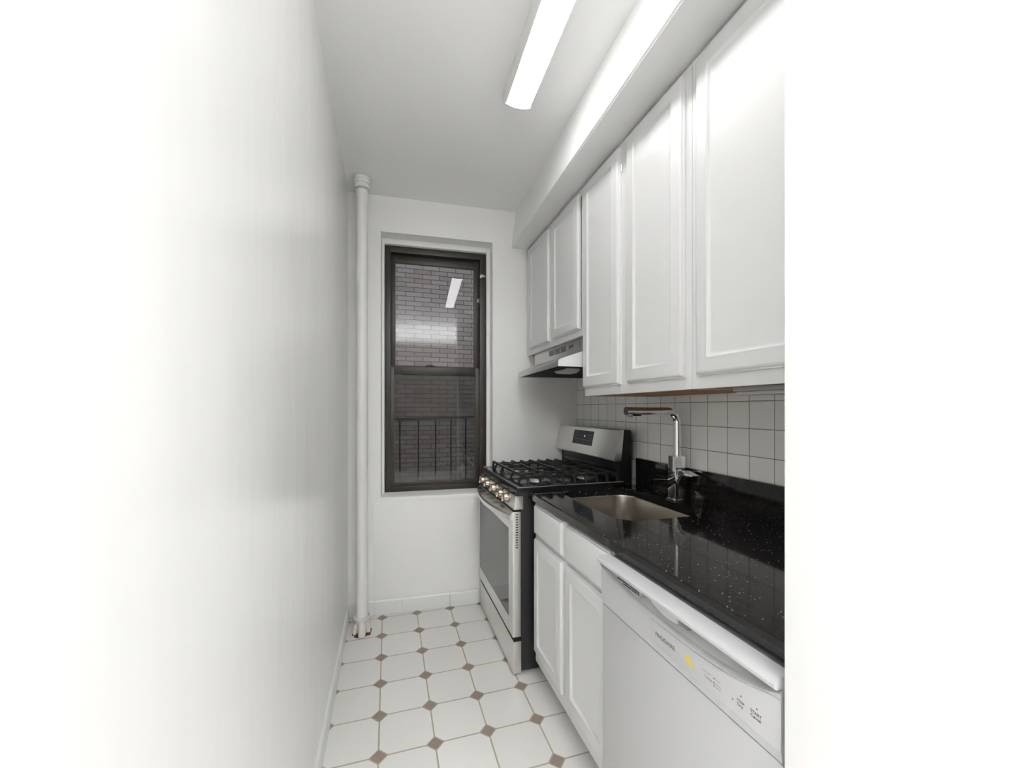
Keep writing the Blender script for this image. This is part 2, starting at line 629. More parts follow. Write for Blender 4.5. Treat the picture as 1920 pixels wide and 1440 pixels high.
lt.box(0.606, 0.612, 0.160, 0.168, 2.09, 2.115, 0.001)
lt.box(0.616, 0.620, 0.160, 0.168, 2.09, 2.118, 0.001)
build('spring_clip', lt, M['latch'], win, local=True)
# sill
sl = MB()
sl.prism([(-0.006, 0.716), (0.05, 0.716), (0.135, 0.748), (0.135, 0.757), (0.02, 0.752), (-0.004, 0.746), (-0.008, 0.738)], 0, wx0, wx1)
sl.box(-0.092, 0.62, -0.0055, 0.001, 0.10, 0.716, 0.002)
build('sill', sl, M['wall'], win, local=True)

# ------------------------------------------------------------------ outside: court wall and fire escape railing
ow = MB()
ow.box(-5, 7, 5.75, 5.95, -3.0, 4.1)
build('wall_outside', ow, M['brick'], smooth=False, kind='structure')
rl = empty('iron_railing', (0.1, 3.35, 0.45), label='black iron railing with thin upright bars outside the lower sash', cat='railing')
R0, R1 = Vector((-0.12, 3.02, 0)), Vector((0.86, 3.72, 0))
mb = MB().tube([R0 + Vector((0, 0, 1.243)), R1 + Vector((0, 0, 1.243))], 0.010, square=True)
build('top_rail', mb, M['iron'], rl)
mb = MB().tube([R0 + Vector((0, 0, 0.56)), R1 + Vector((0, 0, 0.56))], 0.008, square=True)
build('bottom_rail', mb, M['iron'], rl)
ph = 0.2977
for px in (715, 749.6, 784.6, 816.9, 845.6, 873.1, 898):
    u = (px - 960) / 756
    d = Vector((u * math.cos(ph) + math.sin(ph), math.cos(ph) - u * math.sin(ph)))
    # meet the ray's plan direction with the rail line, to space the bars as seen
    e = R1.xy - R0.xy
    den = d.x * e.y - d.y * e.x
    tt = (R0.x * e.y - R0.y * e.x) / den
    q = d * tt
    build('baluster', MB().box(q.x - 0.006, q.x + 0.006, q.y - 0.006, q.y + 0.006, 0.45, 1.24), M['iron'], rl)
pf = MB()
for i in range(14):
    pf.box(-0.35 + 0.11 * i, -0.29 + 0.11 * i, 2.99, 3.85, 0.43, 0.45)
pf.box(-0.4, 1.2, 3.0, 3.03, 0.40, 0.43)
pf.box(-0.4, 1.2, 3.8, 3.83, 0.40, 0.43)
build('landing', pf, M['iron'], rl)

# ------------------------------------------------------------------ riser pipe in the corner
pr = empty('heating_pipe', (-0.150, 2.555, 0), label='white painted heating riser pipe in the back left corner', cat='pipe')
PX, PY = -0.150, 2.555
build('pipe', MB().lathe([(0.033, 0.085), (0.033, 1.2), (0.0335, 2.62)], (PX, PY, 0)), M['pipe'], pr)
build('ceiling_flange', MB().lathe([(0.040, 2.628), (0.043, 2.630), (0.043, 2.650), (0.040, 2.654), (0.046, 2.656), (0.047, 2.672), (0.043, 2.676),
                                    (0.049, 2.680), (0.050, 2.690), (0.042, ZC)], (PX, PY, 0)), M['pipe'], pr)
build('floor_collar', MB().lathe([(0.034, 0.060), (0.044, 0.064), (0.048, 0.074), (0.049, 0.086), (0.045, 0.092), (0.036, 0.090)], (PX, PY, 0)), M['crust'], pr)
cr = MB()
cr.lathe([(0.034, 0.000), (0.037, 0.03), (0.041, 0.062)], (PX, PY, 0), seg=24)
cr.tube([(PX + 0.002, PY - 0.028, 0.066), (PX + 0.004, PY - 0.046, 0.050), (PX + 0.004, PY - 0.062, 0.022), (PX + 0.003, PY - 0.068, 0.0)],
        [0.018, 0.021, 0.021, 0.020], 14)
cr.tube([(PX + 0.026, PY - 0.012, 0.06), (PX + 0.036, PY - 0.03, 0.035), (PX + 0.038, PY - 0.034, 0.006)], [0.012, 0.014, 0.010], 10)
cr.tube([(PX - 0.026, PY - 0.012, 0.06), (PX - 0.036, PY - 0.028, 0.03), (PX - 0.036, PY - 0.034, 0.0)], [0.012, 0.012, 0.010], 10)
for v in cr.bm.verts:
    v.co += Vector((random.uniform(-1, 1), random.uniform(-1, 1), 0)) * 0.0025
build('plaster_crust', cr, M['crust'], pr)
ru = MB()
ring = []
for i in range(28):
    a = 2 * PI * i / 28
    r = 0.052 + random.uniform(-0.008, 0.009)
    ring.append((PX + r * math.cos(a) * 1.0 + 0.006, PY + r * math.sin(a) - 0.024))
ru.prism(ring, 2, 0.0003, 0.004)
build('rusty_floor_hole', ru, M['rust'], pr)

# ------------------------------------------------------------------ ceiling light
Lc = Vector((0.528, 1.08, ZC))
cl = empty('ceiling_light', Lc, -0.030, label='long glowing white diffuser light on the ceiling', cat='ceiling light')
LW = WM[cl.name]
build('housing', MB().box(-0.060, 0.060, -0.60, 0.60, -0.022, 0.0, 0.003), M['lamp_white'], cl, local=True)
lens = MB()
n = 16
prof = []
for i in range(n + 1):
    a = -1 + 2 * i / n
    prof.append((0.053 * a, -0.040 - 0.012 * (1 - a * a)))
lens.prism([(-0.053, -0.024)] + prof + [(0.053, -0.024)], 1, -0.607, 0.607)
build('diffuser', lens, M['lens'], cl, local=True)
for sgn in (-1, 1):
    fl = MB().prism([(sgn * 0.0535, -0.040), (sgn * 0.062, -0.034), (sgn * 0.069, -0.022), (sgn * 0.071, 0.0), (sgn * 0.060, 0.0), (sgn * 0.0535, -0.022)], 1, -0.61, 0.61)
    build('side_rail', fl, M['lamp_white'], cl, local=True)
    pe = [(x_ * 1.12, z_ - 0.001) for x_, z_ in prof]
    cap = MB().prism([(-0.070, 0.0), (-0.069, -0.024)] + pe + [(0.069, -0.024), (0.070, 0.0)], 1, sgn * 0.6075, sgn * 0.617)
    build('end_cap', cap, M['lamp_white'], cl, local=True)


# ------------------------------------------------------------------ cabinets
def door_mesh(xf, t, y0, y1, z0, z1, panel=True, stile=0.046):
    """front plane at x = xf - t, looking toward -X, back at xf"""
    b = MB()
    rings = [(0, 0), (0, t * 0.42), (0.004, t * 0.50), (0.006, t * 0.80), (0.011, t * 0.97), (0.014, t)]
    if panel:
        rings += [(stile, t), (stile + 0.003, t + 0.0015), (stile + 0.007, t + 0.0010), (stile + 0.012, t - 0.0045),
                  (stile + 0.017, t - 0.0065), (stile + 0.020, t - 0.0065)]
    vs = []
    for ins, dep in rings:
        x = xf - dep
        vs.append([b.bm.verts.new(q) for q in ((x, y0 + ins, z0 + ins), (x, y1 - ins, z0 + ins), (x, y1 - ins, z1 - ins), (x, y0 + ins, z1 - ins))])
    for A, C in zip(vs, vs[1:]):
        for i in range(4):
            b.bm.faces.new((A[i], A[(i + 1) % 4], C[(i + 1) % 4], C[i]))
    b.bm.faces.new(vs[0])
    b.bm.faces.new(vs[-1])
    return b


def cabinet_box(y0, y1, z0, z1, xf, xb, stiles, rails, fr=0.019, top=True):
    """open-fronted box plus face frame: stiles = list of (y0,y1), rails = list of (z0,z1)"""
    mb = MB()
    t = 0.016
    xi = xf + fr
    mb.box(xi, xb, y0, y0 + t, z0, z1)
    mb.box(xi, xb, y1 - t, y1, z0, z1)
    if top:
        mb.box(xi, xb, y0 + t, y1 - t, z1 - t, z1)
    else:
        mb.box(xi, xb, y0 + t, y1 - t, z0, z0 + t)
    mb.box(xb - 0.006, xb, y0 + t, y1 - t, z0, z1 - t)
    for a, c in stiles:
        mb.box(xf, xi, a, c, z0, z1, 0.0008, 1)
    for a, c in rails:
        last = None
        for (s0, s1), (s2, s3) in zip(stiles, stiles[1:]):
            mb.box(xf, xi, s1, s2, a, c)
    return mb


def wall_cabinet(y0, y1, z0, z1, doors, label, dz0, dz1):
    c = empty('wall_cabinet', ((0.93 + 1.298) / 2, (y0 + y1) / 2, z0), label=label, cat='kitchen cabinet')
    st = [(y0, y0 + 0.035)]
    for (a, b_), (c_, d_) in zip(doors, doors[1:]):
        st.append((b_ - 0.012, c_ + 0.012))
    st.append((y1 - 0.035, y1))
    build('cabinet_body', cabinet_box(y0, y1, z0, z1, 0.93, 1.298, st, [(z0, dz0 + 0.012), (dz1 - 0.012, z1)]), M['cab'], c)
    build('underside', MB().box(0.950, 1.2985, y0 + 0.017, y1 - 0.017, z0 - 0.001, z0 + 0.012), M['wood'], c, label='bare brown wood underside')
    for a, b_ in doors:
        d = build('door', door_mesh(0.93, 0.020, a, b_, dz0, dz1), M['cab'], c)
        hy = a if a + b_ > y0 + y1 else b_
        for hz in (dz0 + 0.09, dz1 - 0.09):
            build('hinge', MB().lathe([(0.0035, -0.014), (0.0035, 0.014)], (0.926, hy - 0.003 if hy == a else hy + 0.003, hz), 'z', 10), M['steel'], d)
    return c


wall_cabinet(1.802, 2.660, 1.690, 2.429, [(1.844, 2.192), (2.244, 2.590)],
             'short white two-door wall cabinet above the range hood', 1.724, 2.404)
wall_cabinet(1.066, 1.800, 1.384, 2.429, [(1.090, 1.417), (1.471, 1.796)],
             'tall white two-door wall cabinet above the faucet', 1.423, 2.411)
wall_cabinet(0.506, 1.064, 1.384, 2.429, [(0.560, 1.036)],
             'white wall cabinet nearest the camera, with one wide door', 1.423, 2.411)

ul = empty('under_cabinet_light', (0.93, 0.76, 1.362), label='slim pale light strip under the nearest wall cabinet', cat='light')
build('strip_body', MB().box(0.955, 1.03, 0.60, 0.930, 1.370, 1.3828, 0.002), M['grey'], ul)
build('cover', MB().box(0.960, 1.025, 0.605, 0.922, 1.360, 1.370, 0.003), M['plastic_strip'], ul)

# base cabinet
bc = empty('base_cabinet', (0.98, 1.485, 0), label='white two-door base cabinet with two drawers under the sink', cat='kitchen cabinet')
FX = 0.685
build('cabinet_body', cabinet_box(1.126, 1.840, 0.10, 0.878, FX, 1.285, [(1.126, 1.150), (1.448, 1.512), (1.800, 1.840)],
                                  [(0.10, 0.17), (0.690, 0.735), (0.850, 0.878)], top=False), M['cab'], bc)
build('toe_kick', MB().box(0.765, 0.78, 1.130, 1.836, 0.0, 0.10), M['cab'], bc)
build('side_leg', MB().box(0.765, 1.28, 1.826, 1.836, 0.0, 0.10), M['cab'], bc)
for a, b_ in ((1.137, 1.463), (1.499, 1.822)):
    build('door', door_mesh(FX, 0.020, a, b_, 0.158, 0.704), M['cab'], bc)
    build('drawer_front', door_mesh(FX, 0.020, a, b_, 0.722, 0.864, panel=False), M['cab'], bc)

# ------------------------------------------------------------------ worktop with sink cut-out
CZ0, CZ1 = 0.880, 0.914


def rrect(x0, x1, y0, y1, r, n=8):
    pts = []
    for cx, cy, a0 in ((x1 - r, y1 - r, 0), (x0 + r, y1 - r, PI / 2), (x0 + r, y0 + r, PI), (x1 - r, y0 + r, 1.5 * PI)):
        for i in range(n + 1):
            a = a0 + PI / 2 * i / n
            pts.append((cx + r * math.cos(a), cy + r * math.sin(a)))
    return pts


def slab_with_hole(outer, hole, z0, z1):
    mb = MB()
    bm = mb.bm
    loops = {}
    for z_ in (z0, z1):
        edges = []
        for key, pts in (('o', outer), ('h', hole)):
            vs = [bm.verts.new((p_[0], p_[1], z_)) for p_ in pts]
            loops[(key, z_)] = vs
            for i in range(len(vs)):
                edges.append(bm.edges.new((vs[i], vs[(i + 1) % len(vs)])))
        bmesh.ops.triangle_fill(bm, use_beauty=True, use_dissolve=False, edges=edges)
    for key in ('o', 'h'):
        A, C = loops[(key, z0)], loops[(key, z1)]
        for i in range(len(A)):
            j = (i + 1) % len(A)
            bm.faces.new((A[i], A[j], C[j], C[i]))
    return mb


ct = empty('countertop', (0.98, 1.19, CZ0), label='black sparkling granite countertop around the sink', cat='countertop')
hole = rrect(0.800, 1.190, 1.262, 1.828, 0.095)
outer = [(0.664, 0.503), (1.299, 0.503), (1.299, 1.884), (0.664, 1.884)]
cm = slab_with_hole(outer, hole, CZ0, CZ1)
eds = [e for e in cm.bm.edges if abs(e.verts[0].co.x - 0.664) < 1e-5 and abs(e.verts[1].co.x - 0.664) < 1e-5 and abs(e.verts[0].co.z - e.verts[1].co.z) < 1e-6 and e.verts[0].co.z > 0.9]
bmesh.ops.bevel(cm.bm, geom=eds, offset=0.004, segments=3, affect='EDGES')
build('slab', cm, M['granite'], ct)
build('granite_upstand', MB().box(1.276, 1.299, 0.503, 1.884, CZ1 + 0.0002, 1.057, 0.0015), M['granite'],
      label='narrow black granite upstand along the back of the countertop', cat='backsplash')

# sink bowl
sk = empty('kitchen_sink', (0.995, 1.545, 0.70), label='undermount brushed steel sink set in the black countertop', cat='sink')
sb = MB()
prev = None
levels = [(0.02, CZ0 - 0.0005), (-0.004, CZ0 - 0.0005), (-0.006, 0.872), (-0.008, 0.740), (-0.014, 0.715), (-0.035, 0.702), (-0.075, 0.698), (-0.12, 0.696)]
bm = sb.bm
for ins, z_ in levels:
    r = max(0.095 + ins * 0.8, 0.02)
    pts = rrect(0.800 - ins, 1.190 + ins, 1.262 - ins, 1.828 + ins, r)
    ring = [bm.verts.new((a, c, z_)) for a, c in pts]
    if prev:
        for i in range(len(ring)):
            j = (i + 1) % len(ring)
            bm.faces.new((prev[i], prev[j], ring[j], ring[i]))
    prev = ring
bm.faces.new(prev)
sko = build('bowl', sb, M['steel_sink'], sk)
md = sko.modifiers.new('thickness', 'SOLIDIFY')
md.thickness = 0.0012
md.offset = -1
build('drain', MB().lathe([(0.045, 0.6965), (0.045, 0.6985), (0.038, 0.699), (0.036, 0.6975), (0.012, 0.6975), (0.006, 0.703)], (1.0, 1.545, 0)), M['chrome'], sk)

# faucet
fc = empty('kitchen_faucet', (1.235, 1.512, CZ1), label='chrome pull-out kitchen faucet with right-angled spout behind the sink', cat='faucet')
FXc, FY = 1.236, 1.512
build('base_plate', MB().box(FXc - 0.031, FXc + 0.031, FY - 0.031, FY + 0.031, CZ1, CZ1 + 0.006, 0.002), M['chrome'], fc)
build('body', MB().box(FXc - 0.026, FXc + 0.026, FY - 0.026, FY + 0.026, CZ1 + 0.006, 1.110, 0.0025), M['chrome'], fc)
pts = [(FXc + 0.004, FY, 1.110), (FXc + 0.004, FY, 1.255)]
for i in range(1, 11):
    a = PI / 2 * i / 10
    pts.append((FXc + 0.004 - 0.056 * (1 - math.cos(a)), FY, 1.255 + 0.056 * math.sin(a)))
pts += [(1.10, FY, 1.311), (1.075, FY, 1.311)]
build('spout', MB().tube(pts, 0.0165, 24), M['chrome'], fc)
hd = MB()
hd.tube([(1.074, FY, 1.311), (0.985, FY, 1.3115), (0.976, FY, 1.3115)], [0.0165, 0.0175, 0.0185], 24)
sh = build('spray_head', hd, M['chrome'], fc)
build('nozzle', MB().lathe([(0.010, -0.026), (0.012, -0.022), (0.012, 0.0)], (0.996, FY, 1.311)), M['grey'], sh)
build('spray_button', MB().box(1.005, 1.05, FY - 0.006, FY + 0.006, 1.290, 1.296, 0.002), M['dark'], sh)
hl = MB()
hl.prism([(FY - 0.026, 1.012), (FY - 0.034, 1.045), (FY - 0.055, 1.052), (FY - 0.120, 1.040), (FY - 0.120, 1.034), (FY - 0.060, 1.030), (FY - 0.040, 1.000), (FY - 0.026, 0.985)],
         0, FXc - 0.022, FXc + 0.022, 0.002)
build('lever_handle', hl, M['chrome'], fc)

# ------------------------------------------------------------------ dishwasher
Y0, Y1 = 0.513, 1.113
YC = 0.813
dw = empty('dishwasher', (0.95, YC, 0), label='white built-in dishwasher with curved handle recess, right of the sink cabinet', cat='dishwasher')
build('tub', MB().box(0.66, 1.27, Y0 + 0.004, Y1 - 0.004, 0.10, 0.864), M['grey'], dw)
build('toe_panel', MB().box(0.70, 0.72, Y0 + 0.004, Y1 - 0.004, 0.0, 0.115), M['dw'], dw)
build('door_panel', MB().box(0.634, 0.66, Y0, Y1, 0.115, 0.7195, 0.004), M['dw'], dw, label='glossy lower door panel')


def arc(y_):
    u_ = abs(y_ - YC) / 0.29
    return min(0.804 + 0.012 * u_ * u_ + 0.026 * u_ ** 4, 0.846)


cs = MB()
bm = cs.bm
NY = 60
cols = []
for i in range(NY + 1):
    y_ = Y0 + 0.0015 + (Y1 - Y0 - 0.003) * i / NY
    za = arc(y_)
    w = max(0.0, min(1.0, (0.846 - za) / 0.030))
    e = min(1, min(i, NY - i) / 1.0)
    prof = [(0.658, 0.7205), (0.636, 0.7205), (0.633, 0.723), (0.631, 0.740), (0.630, za - 0.005), (0.6262, za - 0.0042), (0.6250, za - 0.0025), (0.6305, za + 0.0002),
            (0.636 + 0.006 * w, za + 0.0015), (0.638 + 0.018 * w, za + (0.8475 - za) * 0.45), (0.637 + 0.017 * w, za + (0.8475 - za) * 0.8),
            (0.632, 0.8485), (0.620, 0.8495), (0.6145, 0.853), (0.6135, 0.860), (0.617, 0.8655), (0.626, 0.8680), (0.660, 0.8685)]
    cols.append([bm.verts.new((x_, y_, z_)) for x_, z_ in prof])
for A, C in zip(cols, cols[1:]):
    for j in range(len(A) - 1):
        bm.faces.new((A[j], C[j], C[j + 1], A[j + 1]))
bm.faces.new(cols[0])
bm.faces.new(list(reversed(cols[-1])))
con = build('console', cs, M['dw_panel'], dw)
vn = MB()
for q, (zz, ya, yb) in enumerate(((0.8410, 1.083, 0.925), (0.8350, 1.065, 0.925), (0.8290, 1.035, 0.925), (0.8230, 1.005, 0.925))):
    gap = 0.995 - 0.01 * q
    for a, c in ((ya, gap + 0.002), (gap - 0.002, 0.937), (0.935, 0.928)):
        if a > c:
            vn.box(0.6385, 0.6480, c, a, zz - 0.0008, zz + 0.0008)
build('vent_slots', vn, M['gap_shade'], con)
vt = MB()
vt.prism([(0.918, 0.8475), (0.918, 0.838), (0.922, 0.826), (0.932, 0.815), (0.95, 0.8125), (1.0, 0.817), (1.06, 0.830), (1.092, 0.842), (1.095, 0.8475)], 0, 0.6405, 0.652, 0.0008)
build('vent_bezel', vt, M['dw_panel'], con)
lv = MB()
pts = [(0.862, 0.8490)]
for i in range(13):
    a = i / 12
    yy = 0.860 - 0.094 * a
    pts.append((yy, 0.8430 - 0.016 * math.sin(PI * (0.10 + 0.62 * a))))
pts.append((0.764, 0.8490))
lv.prism(pts, 0, 0.6275, 0.640, 0.0015)
build('latch_lever', lv, M['dw_panel'], con)
build('latch_end', MB().box(0.6285, 0.642, 0.735, 0.763, 0.8305, 0.8485, 0.003), M['grey'], con)
pl = MB()
pts = [(0.514, 0.742), (0.866, 0.742)] + [(yy, min(arc(yy) - 0.008, 0.830)) for yy in (0.866, 0.84, 0.80, 0.76, 0.70, 0.65, 0.60, 0.56, 0.54, 0.514)]
pl.prism(pts, 0, 0.6292, 0.6315, 0.0006)
build('control_overlay', pl, M['dw_panel'], con)


def text_mesh(body, width, x, y, z, material, parent, name, normal_x=-1, tilt=None, bold=0.0):
    cu = bpy.data.curves.new('t', 'FONT')
    cu.body = body
    cu.size = 1
    cu.offset = bold
    cu.extrude = 0.0
    to = bpy.data.objects.new('t', cu)
    COL.objects.link(to)
    bpy.context.view_layer.update()
    me = bpy.data.meshes.new_from_object(to.evaluated_get(bpy.context.evaluated_depsgraph_get()))
    bpy.data.objects.remove(to)
    bpy.data.curves.remove(cu)
    mb = MB()
    mb.bm.from_mesh(me)
    bpy.data.meshes.remove(me)
    xs_ = [v.co.x for v in mb.bm.verts]
    w_ = max(xs_) - min(xs_)
    mn = min(xs_)
    s_ = width / w_
    for v in mb.bm.verts:
        a_, b2 = (v.co.x - mn) * s_, v.co.y * s_
        if tilt is None:
            v.co = Vector((x, y - a_, z + b2))
        else:
            v.co = Vector((x + tilt[0] * b2, y - a_, z + tilt[1] * b2))
    return build(name, mb, material, parent, smooth=False)


TX = 0.6288
text_mesh('FRIGIDAIRE', 0.070, TX, 0.845, 0.7635, M['ink'], con, 'lettering', bold=0.012)
text_mesh('Cycles', 0.020, TX, 0.684, 0.7640, M['ink'], con, 'lettering')
text_mesh('Heat\nDry', 0.016, TX, 0.602, 0.7710, M['ink'], con, 'lettering', bold=0.01)
text_mesh('START\nCancel', 0.023, TX, 0.573, 0.7720, M['ink'], con, 'lettering', bold=0.015)
for yy, zz in ((0.659, 0.776), (0.659, 0.767), (0.659, 0.761), (0.613, 0.766), (0.594, 0.784), (0.560, 0.784)):
    build('indicator_light', MB().box(TX - 0.0001, TX + 0.0005, yy - 0.0011, yy + 0.0011, zz - 0.0011, zz + 0.0011), M['ink'], con)
dt = MB()
for yy, zz, l in ((0.690, 0.776, 0.022), (0.655, 0.776, 0.012), (0.655, 0.767, 0.014), (0.655, 0.761, 0.013)):
    dt.box(TX - 0.0001, TX + 0.0005, yy - l, yy, zz - 0.0007, zz + 0.0007)
build('fine_print', dt, M['ink_light'], con)
yl = MB()
yl.prism([(0.742, 0.777), (0.731, 0.778), (0.722, 0.770), (0.714, 0.763), (0.712, 0.760), (0.722, 0.762), (0.735, 0.764), (0.741, 0.768)], 0, TX - 0.0001, TX + 0.0005)
build('yellow_sticker', yl, M['yellow'], con)

# ------------------------------------------------------------------ gas range
SY0, SY1 = 1.896, 2.654
rg = empty('gas_range', (0.95, (SY0 + SY1) / 2, 0), label='stainless and black freestanding gas range by the window', cat='stove')
build('body', MB().box(0.628, 1.270, SY0 + 0.003, SY1 - 0.003, 0.022, 0.890, 0.002), M['black_side'], rg, label='black side panels')
for yy in (SY0 + 0.05, SY1 - 0.05):
    for xx in (0.68, 1.22):
        build('foot', MB().lathe([(0.016, 0.0), (0.016, 0.006), (0.008, 0.008), (0.008, 0.024)], (xx, yy, 0), seg=14), M['dark'], rg)
# storage drawer
dr = build('storage_drawer', MB().box(0.590, 0.630, SY0, SY1, 0.012, 0.170, 0.003), M['steel'], rg)
build('drawer_gap_shade', MB().box(0.593, 0.630, SY0 + 0.002, SY1 - 0.002, 0.1705, 0.192), M['gap_shade'], rg)  # dark strip standing in for the shade between door and drawer
# oven door
od = MB()
od.box(0.586, 0.628, SY0, 1.972, 0.193, 0.812, 0.0025)
od.box(0.586, 0.628, 2.652 - 0.0, SY1, 0.193, 0.812, 0.0005)
od.box(0.586, 0.628, 1.9715, 2.6525, 0.193, 0.265, 0.0005)
od.box(0.586, 0.628, 1.9715, 2.6525, 0.715, 0.812, 0.0005)
door = build('oven_door', od, M['steel'], rg)
build('door_window', MB().box(0.5875, 0.620, 1.970, 2.654, 0.263, 0.717), M['oven_glass'], door)
hb = MB()
bm = hb.bm
cols = []
NH = 36
for i in range(NH + 1):
    a = i / NH
    y_ = 1.905 + (2.646 - 1.905) * a
    bow = math.sin(PI * a) ** 0.75 * 0.050
    xo = 0.574 - bow
    cols.append([bm.verts.new(q) for q in ((0.586, y_, 0.806), (xo + 0.006, y_, 0.802), (xo, y_, 0.795), (xo - 0.001, y_, 0.778), (xo + 0.004, y_, 0.769), (xo + 0.013, y_, 0.770),
                                            (xo + 0.014, y_, 0.788), (0.5862, y_, 0.7925))])
for A, C in zip(cols, cols[1:]):
    for j in range(8):
        bm.faces.new((A[j], C[j], C[(j + 1) % 8], A[(j + 1) % 8]))
bm.faces.new(cols[0])
bm.faces.new(cols[-1])
build('handle', hb, M['steel'], door)
for g in range(6):
    vs_ = MB()
    yb = 2.03 + g * 0.105
    for c_ in range(2):
        for r_ in range(4):
            xx = 0.580 - 0.009 * r_ if 0 < g < 5 else 0.582 - 0.006 * r_
            vs_.box(xx - 0.0022, xx + 0.0022, yb + c_ * 0.030, yb + c_ * 0.030 + 0.020, 0.8025 - 0.0009 * r_, 0.8062 - 0.0009 * r_)
    build('vent_slots', vs_, M['gap_shade'], door)
ss = MB()
for i in range(14):
    zz = 0.802 - 0.0125 * i
    ss.box(0.601, 0.613, SY0 - 0.0006, SY0 + 0.002, zz - 0.006, zz - 0.0015)
build('side_slots', ss, M['gap_shade'], door)
# control panel and knobs
cp = MB()
cp.prism([(0.592, 0.822), (0.600, 0.889), (0.640, 0.889), (0.640, 0.822)], 1, SY0, SY1, 0.002)
cpo = build('control_panel', cp, M['steel'], rg)
for yk in (2.545, 2.415, 2.270, 2.115, 2.005):
    kb = MB()
    tl = Matrix.Translation((0.600, yk, 0.862)) @ Matrix.Rotation(math.radians(6), 4, 'Y')
    kb.lathe([(0.026, 0.0), (0.026, -0.006), (0.0225, -0.008), (0.0215, -0.030), (0.0195, -0.033)], (0, 0, 0), 'x', 28, mtx=tl)
    kb.box(-0.041, -0.030, -0.0075, 0.0075, -0.0205, 0.0205, 0.002, mtx=tl)
    kn = build('knob', kb, M['knob'], cpo)
    rk = MB().lathe([(0.0285, 0.004), (0.0285, -0.0015), (0.024, -0.003)], (0, 0, 0), 'x', 28, mtx=tl)
    build('knob_ring', rk, M['dark'], kn)
# cooktop
ck = MB()
ck.box(0.604, 1.215, SY0 - 0.010, SY1 + 0.004, 0.890, 0.930, 0.006, 3)
ckb = ck.bm
build('cooktop', ck, M['enamel'], rg)
rm = MB()
zt = 0.9315
rm.tube([(0.612, SY0 - 0.003, zt), (0.612, SY1 - 0.004, zt), (1.205, SY1 - 0.004, zt), (1.205, SY0 - 0.003, zt), (0.612, SY0 - 0.003, zt)], 0.0022, 8)
build('rim', rm, M['steel'], rg)
# burners
for i, (bx, by, br_) in enumerate(((0.78, 2.08, 0.045), (0.78, 2.475, 0.052), (1.08, 2.08, 0.038), (1.08, 2.475, 0.040), (0.93, 2.275, 0.036))):
    bn = build('burner', MB().lathe([(br_ + 0.016, 0.930), (br_ + 0.014, 0.934), (br_, 0.936), (br_, 0.944), (br_ - 0.004, 0.946)], (bx, by, 0), seg=28), M['steel'], rg)
    build('burner_cap', MB().lathe([(br_ - 0.003, 0.9462), (br_ - 0.001, 0.952), (br_ - 0.008, 0.955)], (bx, by, 0), seg=28), M['iron'], bn)
# grates: bars across the width, feet turned down at the outer edges
GZ = 0.968
for gi, (ya, yb, sgn) in enumerate(((SY0 + 0.022, 2.272, 1), (2.278, SY1 - 0.022, -1))):
    gr = MB()
    edge = ya if sgn == 1 else yb
    inner = yb if sgn == 1 else ya
    for i in range(9):
        xx = 0.676 + i * 0.064
        hi = GZ
        if i % 2 == 0:
            if i in (2, 6):
                bcx = 2.08 if sgn == 1 else 2.475
                gr.tube([(xx, edge, 0.932), (xx, edge + sgn * 0.006, hi - 0.006), (xx, edge + sgn * 0.016, hi), (xx, bcx - sgn * 0.028, hi)], 0.006, square=True)
                gr.tube([(xx, bcx + sgn * 0.028, hi), (xx, inner, hi)], 0.006, square=True)
            else:
                gr.tube([(xx, edge, 0.932), (xx, edge + sgn * 0.006, hi - 0.006), (xx, edge + sgn * 0.016, hi), (xx, inner, hi)], 0.0064, square=True)
        else:
            gr.tube([(xx, edge, 0.932), (xx, edge + sgn * 0.006, hi - 0.006), (xx, edge + sgn * 0.016, hi), (xx, edge + sgn * 0.075, hi - 0.002)], 0.0055, square=True)
    for yy in (edge + sgn * 0.075, inner - sgn * 0.012):
        gr.tube([(0.676, yy, GZ - 0.004), (1.188, yy, GZ - 0.004)], 0.0055, square=True)
    bcx = 2.08 if sgn == 1 else 2.475
    for x0_, x1_ in ((0.676, 0.776), (0.832, 0.932), (0.932, 1.032), (1.088, 1.188)):
        gr.tube([(x0_, bcx, GZ - 0.002), (x1_, bcx, GZ - 0.002)], 0.0055, square=True)
    # loops round the burners
    for cxx in (0.804, 1.060):
        lp = [(cxx + 0.062 * math.cos(a), bcx + 0.062 * math.sin(a), GZ - 0.003) for a in [2 * PI * j / 6 + 0.5 for j in range(7)]]
        gr.tube(lp, 0.005, square=True)
    # braces at the front bar
    for yy in (ya + 0.11, yb - 0.10):
        gr.tube([(0.676, yy, GZ), (0.662, yy + 0.01, 0.932)], 0.0055, square=True)
    for yy in (edge + sgn * 0.06, inner - sgn * 0.03):
        gr.tube([(1.188, yy, GZ), (1.196, yy, 0.932)], 0.0055, square=True)
    build('grate', gr, M['iron'], rg)
# backguard
bk = MB()
bk.prism([(1.190, 0.890), (1.185, 1.040), (1.190, 1.190), (1.200, 1.206), (1.250, 1.207), (1.258, 1.200), (1.262, 0.870), (1.195, 0.870)], 1, SY0 + 0.002, SY1 - 0.002, 0.001)
bgd = build('backguard', bk, M['black_side'], rg)
lf = MB()
lf.box(-0.006, 0.0, 1.935, 2.610, -0.055, 0.055, 0.003, mtx=Matrix.Translation((1.192, 0, 0.985)) @ Matrix.Rotation(math.radians(4), 4, 'Y'))
build('lower_panel', lf, M['enamel'], bgd)
fp = MB()
fp.prism([(1.146, 1.041), (1.143, 1.048), (1.177, 1.205), (1.182, 1.210), (1.205, 1.209), (1.188, 1.041)], 1, SY0 - 0.012, SY1 + 0.004, 0.002)
build('steel_fascia', fp, M['steel'], bgd, label='stainless slanted control fascia')


def on_fascia(yy, h):
    """point on the slanted front, h = 0..1 from its lower to its upper edge"""
    return Vector((1.143 + 0.034 * h, yy, 1.048 + 0.157 * h))


